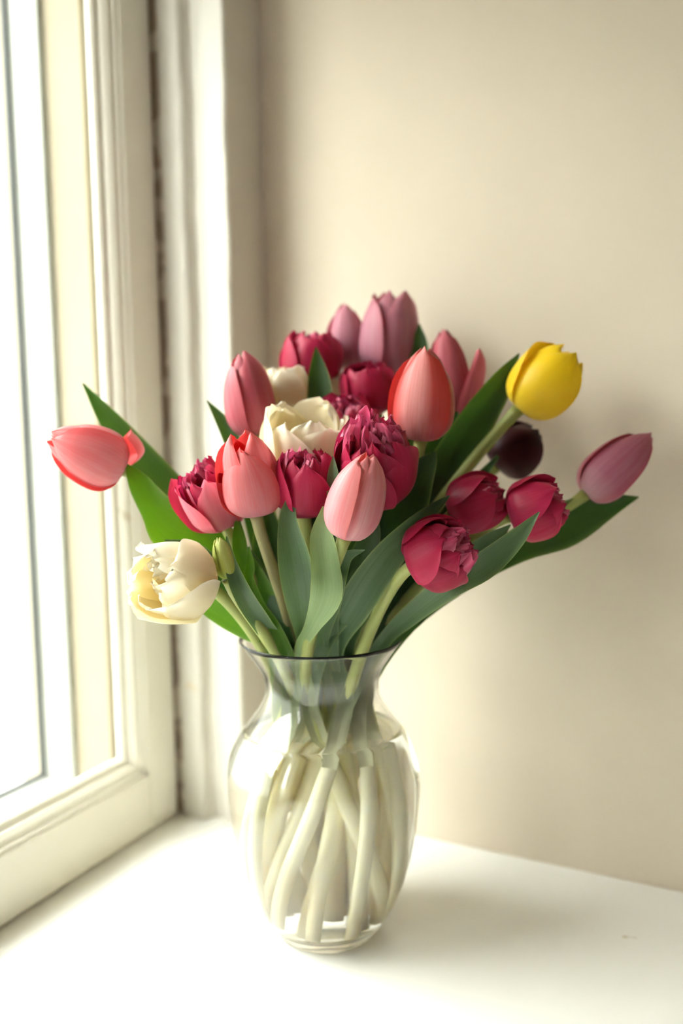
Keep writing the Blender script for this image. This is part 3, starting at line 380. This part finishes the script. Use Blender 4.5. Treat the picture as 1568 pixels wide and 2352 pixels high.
 {'kind':'yellow','base':[0.1298,0.0927,0.4101],'tip':[0.1692,0.1029,0.4534],'R':0.0244,'open':0.22,'seed':19,'label':'bright yellow tulip leaning out to the right on a thick stem','stem':[[0.0223,0.0177,0.0155],[0.0254,0.0211,0.0404],[0.0276,0.0239,0.0654],[0.0284,0.0258,0.0903],[0.0276,0.0262,0.1152],[0.0253,0.0252,0.1401],[0.022,0.0229,0.1651],[0.0182,0.0199,0.19],[0.0206,0.0224,0.2167],[0.028,0.0286,0.2449],[0.0394,0.0374,0.2737],[0.0537,0.048,0.3022],[0.0698,0.0593,0.3296],[0.0866,0.0704,0.3549],[0.1029,0.0803,0.3774],[0.1177,0.0881,0.3961],[0.1298,0.0927,0.4101]],'leaves':[{'fold':0.3,'wave':0.02,'tone':0,'root':1,'rows':[[0.0278,0.02,0.1424,0.4033,-0.842,0.3584,0.01],[0.0209,0.0146,0.1918,0.4235,-0.8558,0.297,0.0125],[0.0292,0.0277,0.237,0.3781,-0.9155,0.1373,0.0159],[0.0506,0.0447,0.2915,0.3781,-0.9155,0.1373,0.031],[0.072,0.0617,0.346,0.5217,-0.8512,0.0576,0.0359],[0.0951,0.079,0.3954,0.6445,-0.7634,-0.0435,0.0317],[0.114,0.0924,0.4293,0.6436,-0.7633,-0.0559,0.0207],[0.1277,0.1022,0.4541,0.3948,-0.9082,0.1393,0.001]]}]},
 {'kind':'maroon','base':[0.105,0.1143,0.3637],'tip':[0.1372,0.1251,0.3943],'R':0.0222,'open':0.2,'seed':20,'label':'near-black maroon tulip behind the stem of the yellow tulip','stem':[[-0.0049,-0.019,0.0125],[-0.0021,-0.0133,0.0379],[0.0016,-0.0057,0.0632],[0.0056,0.0034,0.0886],[0.0096,0.0127,0.1139],[0.013,0.0211,0.1393],[0.0153,0.0274,0.1646],[0.0166,0.0314,0.19],[0.0207,0.0384,0.2111],[0.0276,0.0477,0.2334],[0.0367,0.0585,0.2562],[0.0475,0.07,0.2788],[0.0593,0.0816,0.3005],[0.0716,0.0925,0.3206],[0.0836,0.1021,0.3383],[0.095,0.1096,0.3529],[0.105,0.1143,0.3637]],'leaves':[{'fold':0.3,'wave':0,'tone':0,'root':1,'rows':[[0.0156,0.0159,0.1415,0.4192,-0.8341,0.3586,0.01],[0.0192,0.026,0.1918,0.4196,-0.8593,0.2926,0.0125],[0.0251,0.0362,0.2312,0.3703,-0.9162,0.1534,0.014],[0.0487,0.0533,0.276,0.3706,-0.9159,0.1544,0.021],[0.0753,0.0722,0.3243,0.3763,-0.9129,0.1581,0.0175],[0.0963,0.086,0.3517,0.3848,-0.9088,0.161,0.0105],[0.1143,0.0978,0.3757,0.384,-0.9092,0.1611,0.0014]]}]},
 {'kind':'mauve_rose','base':[0.1796,0.1049,0.3429],'tip':[0.2243,0.1328,0.3887],'R':0.0194,'open':0.06,'seed':21,'label':'mauve rose tulip reaching furthest out towards the bare wall','stem':[[0.0414,0.0098,0.0195],[0.0436,0.0116,0.0439],[0.0447,0.0133,0.0682],[0.0443,0.0148,0.0926],[0.0423,0.0158,0.1169],[0.0388,0.0162,0.1413],[0.0345,0.016,0.1656],[0.0298,0.0154,0.19],[0.0328,0.0185,0.2126],[0.0437,0.0257,0.2341],[0.0605,0.0359,0.2543],[0.0814,0.0481,0.2731],[0.1044,0.0613,0.2905],[0.1276,0.0746,0.3063],[0.1492,0.087,0.3203],[0.1671,0.0974,0.3326],[0.1796,0.1049,0.3429]],'leaves':[{'fold':0.15,'wave':0.02,'tone':0,'root':1,'rows':[[0.0413,0.0109,0.1435,0.3919,-0.8451,0.3635,0.01],[0.0324,0.0101,0.1919,0.4122,-0.86,0.3007,0.0125],[0.06,0.0213,0.2414,0.3564,-0.9104,0.2102,0.0121],[0.0962,0.0438,0.2773,0.3663,-0.9055,0.2141,0.0174],[0.1342,0.0661,0.304,0.4295,-0.8712,0.2379,0.0255],[0.1654,0.0894,0.3194,0.5006,-0.8271,0.2555,0.0351],[0.1926,0.1104,0.3328,0.4777,-0.8512,0.2175,0.0224],[0.217,0.1236,0.3402,0.4295,-0.8864,0.1726,0.001]]}]},
 {'kind':'magenta_double','base':[0.0961,0.0328,0.3307],'tip':[0.1354,0.0381,0.3507],'R':0.0201,'open':0.22,'seed':22,'label':'magenta double tulip wedged between two others at lower right, no stem showing','stem':[[0.0302,0.0235,0.0165],[0.0335,0.0239,0.0413],[0.0358,0.0231,0.0661],[0.0364,0.0209,0.0909],[0.0353,0.0175,0.1156],[0.0324,0.0133,0.1404],[0.0284,0.0092,0.1652],[0.0239,0.0054,0.19],[0.0251,0.0049,0.207],[0.0293,0.0065,0.2255],[0.0361,0.0095,0.2448],[0.0447,0.0136,0.264],[0.0547,0.0183,0.2823],[0.0654,0.023,0.2989],[0.0763,0.0273,0.3131],[0.0867,0.0307,0.3239],[0.0961,0.0328,0.3307]],'leaves':[{'fold':0.3,'wave':0,'tone':0,'root':1,'rows':[[0.0349,0.0081,0.1427,0.4006,-0.8406,0.3645,0.01],[0.0265,0.0001,0.1919,0.4244,-0.8532,0.3033,0.0125],[0.042,0.0004,0.2376,0.3676,-0.9166,0.1569,0.0112],[0.0615,0.0143,0.2733,0.3672,-0.9175,0.1529,0.0165],[0.0794,0.0278,0.3124,0.342,-0.9345,0.0989,0.0145],[0.0978,0.035,0.3427,0.3045,-0.9517,0.0391,0.0013]]}]},
 {'kind':'magenta_double','base':[0.1388,0.0377,0.3316],'tip':[0.1784,0.0447,0.3448],'R':0.0209,'open':0.3,'seed':23,'label':'magenta double tulip with ragged tips resting over a broad green leaf at right','stem':[[0.0305,-0.0216,0.0135],[0.034,-0.0209,0.0387],[0.037,-0.0193,0.0639],[0.0389,-0.0167,0.0891],[0.0392,-0.0133,0.1144],[0.038,-0.0095,0.1396],[0.0356,-0.0058,0.1648],[0.0324,-0.0025,0.19],[0.0352,0.0003,0.2088],[0.0425,0.0043,0.2285],[0.0533,0.0093,0.2485],[0.0668,0.0149,0.2679],[0.0818,0.0206,0.2861],[0.0975,0.0262,0.3023],[0.1129,0.0311,0.3157],[0.127,0.0351,0.3257],[0.1388,0.0377,0.3316]],'leaves':[{'fold':0.3,'wave':0,'tone':2,'root':1,'rows':[[0.0405,-0.0147,0.1419,0.4047,-0.8332,0.3768,0.01],[0.035,-0.0078,0.1919,0.4184,-0.8545,0.3079,0.0125],[0.0508,0.0049,0.2374,0.153,-0.9879,-0.0271,0.0092],[0.0846,0.0092,0.2727,0.2184,-0.9746,0.0501,0.0097],[0.1093,0.021,0.2968,0.3328,-0.9275,0.1704,0.0167],[0.126,0.0313,0.3124,0.367,-0.9079,0.2025,0.0141],[0.1391,0.0394,0.3249,0.3661,-0.9083,0.2025,0.001]]},{'fold':0.3,'wave':0,'tone':0,'root':1,'rows':[[0.0405,-0.0147,0.1419,0.4047,-0.8332,0.3768,0.01],[0.035,-0.0078,0.1919,0.4184,-0.8545,0.3079,0.0125],[0.0429,0.0062,0.2346,0.361,-0.9158,0.176,0.012],[0.0656,0.0214,0.2673,0.3628,-0.9143,0.1802,0.0213],[0.0884,0.0362,0.295,0.3683,-0.9109,0.1864,0.0213],[0.1071,0.0478,0.3145,0.3736,-0.9082,0.1885,0.0133],[0.12,0.0559,0.3274,0.3751,-0.9076,0.1886,0.0013]]}]},
 {'kind':'magenta_frill','base':[0.0909,-0.0294,0.303],'tip':[0.1334,-0.0313,0.3237],'R':0.0237,'open':0.4,'seed':24,'label':'crimson double tulip facing right with frilled centre, lowest bloom at right','stem':[[-0.0176,-0.0349,0.0205],[-0.0129,-0.0372,0.0447],[-0.006,-0.0376,0.0689],[0.0024,-0.0359,0.0931],[0.0111,-0.0322,0.1174],[0.0188,-0.027,0.1416],[0.0244,-0.0211,0.1658],[0.0275,-0.0154,0.19],[0.0316,-0.0148,0.2034],[0.0371,-0.0154,0.2182],[0.0436,-0.0169,0.2337],[0.051,-0.0192,0.2491],[0.0589,-0.0218,0.2639],[0.0671,-0.0244,0.2774],[0.0754,-0.0268,0.2888],[0.0834,-0.0285,0.2976],[0.0909,-0.0294,0.303]],'leaves':[{'fold':0.2,'wave':0,'tone':2,'root':1,'rows':[[0.0215,-0.032,0.1439,0.4371,-0.8162,0.3778,0.01],[0.0302,-0.0207,0.1919,0.4312,-0.8466,0.312,0.0125],[0.0209,-0.0165,0.2327,0.0884,-0.868,-0.4887,0.0144],[0.0474,-0.0359,0.2718,0.1492,-0.9379,-0.3132,0.0243],[0.0685,-0.0328,0.304,0.5301,-0.8427,-0.094,0.0239],[0.0857,-0.018,0.3277,0.601,-0.7992,0.0032,0.0154],[0.099,-0.0097,0.3412,0.5615,-0.826,-0.0493,0.008],[0.1076,-0.0044,0.3493,0.4117,-0.899,0.1495,0.0009]]},{'fold':0.3,'wave':0,'tone':2,'root':1,'rows':[[0.0215,-0.032,0.1439,0.4371,-0.8162,0.3778,0.01],[0.0302,-0.0207,0.1919,0.4312,-0.8466,0.312,0.0125],[0.0529,0.0003,0.237,-0.062,-0.9687,-0.2405,0.0111],[0.0774,-0.0072,0.2606,-0.0862,-0.9745,-0.2072,0.0146],[0.1106,-0.0155,0.2869,0.1344,-0.9741,-0.1817,0.0183],[0.1348,-0.0071,0.3025,0.4056,-0.9137,0.0241,0.02],[0.1531,0.0043,0.3202,0.4615,-0.8827,0.0882,0.0133],[0.1669,0.0132,0.3377,0.3316,-0.9196,0.2107,0.0009]]}]},
 {'kind':'cream_double','base':[-0.0293,0.086,0.4193],'tip':[-0.0298,0.0832,0.447],'R':0.0172,'open':0.3,'seed':25,'label':'cream tulip almost hidden behind the dark upright leaf','stem':[[-0.0169,0.0395,0.0175],[-0.0203,0.041,0.0421],[-0.0235,0.0409,0.0668],[-0.026,0.039,0.0914],[-0.0275,0.0352,0.1161],[-0.0278,0.0302,0.1407],[-0.027,0.0245,0.1654],[-0.0253,0.0189,0.19],[-0.0263,0.0191,0.2151],[-0.0271,0.0245,0.2426],[-0.0277,0.0335,0.2713],[-0.0281,0.0448,0.3005],[-0.0284,0.057,0.3291],[-0.0286,0.0687,0.3563],[-0.0288,0.0783,0.3809],[-0.029,0.0845,0.4023],[-0.0293,0.086,0.4193]],'leaves':[]},
]

def catmull(pts, n):
    """n points evenly in parameter through the rows"""
    k = len(pts); out = []
    rows = [(i,)+tuple(p) for i, p in enumerate(pts)]
    for j in range(n): out.append(interp(rows, (k-1)*j/(n-1)))
    return out
def tube(name, pts, rad, mat, parent, org, seg=10, n=40):
    P = [Vector(p) for p in catmull(pts, n)]; vs = []; fs = []; uv = []
    t = (P[1]-P[0]).normalized(); s = t.orthogonal().normalized()
    for i, p in enumerate(P):
        t = (P[min(i+1, n-1)]-P[max(i-1, 0)]).normalized(); s = (s-t*s.dot(t)).normalized(); b = t.cross(s)
        r = rad(i/(n-1))
        for j in range(seg):
            a = 2*math.pi*j/seg; vs.append(p+s*(r*math.cos(a))+b*(r*math.sin(a))-org); uv.append((abs(j/seg*2-1), i/(n-1)))
    for i in range(n-1):
        for j in range(seg):
            a = i*seg+j; b2 = i*seg+(j+1) % seg; fs.append((a, b2, b2+seg, a+seg))
    fs.append(tuple(reversed(range(seg)))); fs.append(tuple((n-1)*seg+j for j in range(seg)))
    return mesh_obj(name, vs, fs, mat, parent, uv, True)
def leaf(rows, fold, wave, tone, root, parent, org, seed):
    rr = random.Random(seed); n, nu = 34, 11; ph = rr.uniform(0, 6)
    Q = catmull(rows, n); vs = []; uv = []; fs = []
    P = [Vector(q[:3]) for q in Q]
    for i, q in enumerate(Q):
        t = (P[min(i+1, n-1)]-P[max(i-1, 0)]).normalized()
        nn = Vector(q[3:6]); nn = (nn-t*nn.dot(t)).normalized(); s = t.cross(nn); w = max(q[6], .0006)*.5; v = i/(n-1)
        x = v*(len(rows)-1); vc = .2*x/root if x < root else .2+.8*(x-root)/(len(rows)-1-root)
        for j in range(nu):
            u = 2*j/(nu-1)-1
            off = fold*w*(abs(u)**1.5*1.2-.35) + .0006*math.sin(9*v+ph)*u
            off += wave*w*4*math.sin(v*13+ph+(1.3 if u > 0 else 0))*abs(u)**2*u*min(1, 3*(1-v))
            vs.append(P[i]+s*(u*w)+nn*off-org); uv.append((j/(nu-1), vc))
    for i in range(n-1):
        for j in range(nu-1):
            a = i*nu+j; fs.append((a, a+1, a+1+nu, a+nu))
    return mesh_obj('leaf', vs, fs, LM[tone], parent, uv, True)

def prof_single(op):
    return [(0, .14, .0), (.1, .55, .03), (.3, .91, .18), (.48, 1.0, .38), (.70, .84+.24*op, .68), (.87, .50+.62*op, .88), (1, .10+1.0*op, 1.0)]
PROF_YELLOW = [(0, .14, .0), (.1, .50, .03), (.3, .84, .18), (.5, 1.0, .42), (.72, 1.0, .70), (.88, .86, .885), (1, .60, 1.0)]
def prof_double(op):
    return [(0, .14, .0), (.1, .60, .035), (.3, .96, .20), (.5, 1.04, .43), (.72, .97+.14*op, .70), (.88, .80+.35*op, .885), (1, .56+.62*op, 1.0)]
W_POINT = [(0, .34), (.15, .70), (.40, 1.0), (.64, .90), (.82, .58), (.93, .28), (1, .03)]
W_BLUNT = [(0, .34), (.15, .70), (.42, 1.0), (.66, 1.0), (.84, .84), (.94, .62), (1, .30)]
def petal(parent, mat, fr, base, H, Rr, prof, th, wid, wprof, rs=1., hs=1., tuck=0., imb=.085, crease=.03, ripple=0., jag=0., curl=0., tilt=0., seed=0, inward=0.):
    """a cupped petal; fr = (x, y, z) axes of the bloom, th = direction it faces"""
    rr = random.Random(seed); nu, nv = 13, 18; ph = rr.uniform(0, 6.3); ph2 = rr.uniform(0, 6.3); asym = rr.uniform(-.12, .12)
    X, Y, Z = fr; vs = []; uv = []; fs = []
    jn = [rr.uniform(-1, 1) for _ in range(nu)]
    er0 = X*math.cos(th)+Y*math.sin(th); et0 = Z.cross(er0)
    for i in range(nv+1):
        v = i/nv; r, z = interp(prof, v); r *= Rr*rs; z *= H*hs; w = wid*Rr*interp(wprof, v)[0]*(.55+.45*rs)
        for j in range(nu):
            u = 2*j/(nu-1)-1
            a = (u*w)/max(r, .42*Rr*rs) + asym*v
            rad = r + Rr*(imb*u*(.3+v) + .045*(u**6)*(1 if u > 0 else -.6)*min(1, v*3) - tuck*u*u*v + crease*(1-math.exp(-(u/.16)**2))*(.4+v*.6) + .025*math.sin(5*v+ph+2*u)*v)
            rad += ripple*Rr*math.sin(u*5.5+ph+v*3)*v*v + ripple*.5*Rr*math.sin(u*11+ph2)*v**3
            rad += curl*Rr*max(0, (v-.78)/.22)**2 - inward*Rr*max(0, (v-.6)/.4)**2
            zz = z - .05*H*u*u*v*v + jag*H*jn[j]*v**8 + jag*.6*H*math.sin(u*7+ph2)*v**5
            p = X*(rad*math.cos(th+a))+Y*(rad*math.sin(th+a))+Z*zz
            if tilt: p = Matrix.Rotation(tilt, 3, et0) @ p
            vs.append(base+p); uv.append((j/(nu-1), v))
    for i in range(nv):
        for j in range(nu-1):
            a = i*nu+j; fs.append((a, a+1, a+1+nu, a+nu))
    return mesh_obj('petal', vs, fs, mat, parent, uv, True)

def tulip(d):
    kind = d['kind']; rr = random.Random(d['seed']*7+1)
    root = bpy.data.objects.new('tulip', None); C.objects.link(root); org = Vector(d['stem'][0]); root.location = org
    root.empty_display_size = .01
    root['label'] = d['label']; root['category'] = 'tulip'; root['group'] = 'tulips in the vase'
    tube('stem', d['stem'], lambda t: interp([(0, .0054), (.3, .0055), (.45, .0049), (.8, .0044), (.97, .0045), (1, .0052)], t)[0]*(1.12 if kind == 'yellow' else 1), SMB if d['seed'] == 5 else SM, root, org)
    for k, l in enumerate(d['leaves']): leaf(l['rows'], l['fold'], l['wave'], l['tone'], l['root'], root, org, d['seed']*10+k)
    B, Tp = Vector(d['base']), Vector(d['tip']); H = (Tp-B).length; Rr = d['R']; op = d['open']
    Z = (Tp-B).normalized(); f = CAM-B; f = (f-Z*f.dot(Z)).normalized(); Y = Z.cross(f); fr = (f, Y, Z)
    base = B-org
    # receptacle with pistil carries the petals
    pr = [(0, -.035), (.17, -.03), (.22, .0), (.2, .03), (.12, .05), (.08, .12), (.075, .35), (.12, .40), (.11, .43), (0, .44)]
    vs = []; fs = []; seg = 10
    for q, z in pr:
        for j in range(seg):
            a = 2*math.pi*j/seg; vs.append(base+(f*math.cos(a)+Y*math.sin(a))*(q*Rr)+Z*(z*H))
    for i in range(len(pr)-1):
        for j in range(seg): fs.append((i*seg+j, i*seg+(j+1) % seg, (i+1)*seg+(j+1) % seg, (i+1)*seg+j))
    bloom = mesh_obj('bloom', vs, fs, M['receptacle'], root, None, True)
    PI = math.pi; sd = d['seed']*100; s0 = rr.uniform(-.5, .5)
    def ptl(mat, th, k, **kw): return petal(bloom, PM[mat], fr, base, H, Rr, kw.pop('prof'), th, kw.pop('wid'), kw.pop('wp', W_POINT), seed=sd+k, **kw)
    if kind in ('coral', 'pink', 'red', 'rose', 'mauve', 'mauve_rose', 'yellow', 'maroon'):
        ps = prof_single(op) if kind != 'yellow' else PROF_YELLOW; off = {18: .95, 14: -.35, 5: -.25, 11: .8, 13: 0., 6: .75, 19: .2}.get(d['seed'], s0)
        for k in range(3):
            ptl(kind, off+PI/3+k*2*PI/3, k, prof=ps, wid=1.08, rs=.84, hs=rr.uniform(.97, 1.0), tuck=.06, imb=.03)
        for k in range(3):
            hs = (1.0, .90, .95)[k]*rr.uniform(.98, 1.01); kw = dict(tuck=.02, curl=rr.uniform(0, .08))
            if d['seed'] == 5 and k == 0: hs = .86
            if d['seed'] == 11: kw['curl'] = .16
            ptl(kind, off+k*2*PI/3, 3+k, prof=ps, wid=1.16, rs=1.02, hs=hs, **kw)
        if d['seed'] == 13: ptl(kind, PI/2-.55, 9, prof=prof_single(.2), wid=1.0, rs=.95, hs=.84, tilt=R(27))
        if d['seed'] == 1: ptl(kind, 1.75, 9, prof=prof_single(.6), wid=1.0, wp=W_BLUNT, rs=.95, hs=.42, tilt=R(38), curl=.2)
    elif kind == 'magenta':
        for k in range(5): ptl('magenta', s0+k*2*PI/5+.6, k, prof=prof_double(op), wid=.85, rs=.9, tuck=.05, wp=W_BLUNT, jag=.02)
        for k in range(5): ptl('magenta', s0+k*2*PI/5, 5+k, prof=prof_double(op), wid=.9, rs=1.0, hs=.97, tuck=.03, wp=W_BLUNT, jag=.02, curl=.05)
    elif kind in ('magenta_double', 'pink_double', 'magenta_frill'):
        n1, n2, n3 = (5, 5, 9) if kind != 'magenta_frill' else (5, 5, 18)
        om = 'pink_outer' if kind == 'pink_double' else 'magenta'
        for k in range(n1): ptl(om, s0+k*2*PI/n1, k, prof=prof_double(op*(.6 if kind == 'magenta_frill' else 1)), wid=.92, rs=1.02, hs=rr.uniform(.86, .97) if kind != 'magenta_frill' else rr.uniform(.72, .86), tuck=.03, jag=.01, tilt=R(14) if kind == 'pink_double' and k % 2 else 0)
        for k in range(n2): ptl('magenta', s0+.6+k*2*PI/n2, 10+k, prof=prof_double(op*.6), wid=.86, rs=.88, hs=rr.uniform(.9, 1.0) if kind != 'magenta_frill' else rr.uniform(.78, .9), tuck=.05, jag=.015)
        for k in range(n3):
            ring = k % 3; ptl('pale_magenta', rr.uniform(0, 6.28), 20+k, prof=prof_double(op*.5), wid=.62, rs=(.72, .5, .3)[ring], hs=rr.uniform(.84, .98), tuck=.02, ripple=.10, jag=.035, wp=W_BLUNT, inward=rr.uniform(0, .12), crease=.08)
    elif kind in ('cream_double', 'cream_cup'):
        n1, n2, n3 = (5, 5, 6) if kind == 'cream_double' else (6, 3, 0)
        o1 = op
        for k in range(n1): ptl('cream', s0+k*2*PI/n1, k, prof=prof_double(o1*.75), wid=.95, rs=1.02, hs=rr.uniform(.9, 1.0), jag=.012, ripple=.03, wp=W_BLUNT if k % 2 else W_POINT, curl=.06)
        for k in range(n2): ptl('cream', s0+.6+k*2*PI/n2, 10+k, prof=prof_double(o1*.6), wid=.85, rs=.86, hs=rr.uniform(.92, 1.0), jag=.02, ripple=.05, wp=W_BLUNT)
        for k in range(n3): ptl('cream', rr.uniform(0, 6.28), 20+k, prof=prof_double(o1*.4), wid=.6, rs=(.62, .42)[k % 2], hs=rr.uniform(.7, .92), ripple=.12, jag=.04, wp=W_BLUNT, inward=.1)
    elif kind == 'bud':
        for k in range(3): ptl('bud', s0+PI/3+k*2*PI/3, k, prof=prof_single(.05), wid=1.1, rs=.92, tuck=.05)
        for k in range(3): ptl('bud', s0+k*2*PI/3, 3+k, prof=prof_single(.12), wid=1.05, rs=1.03, hs=(1.0, .93, .96)[k], curl=.1)
    return root
for d in TULIPS: tulip(d)
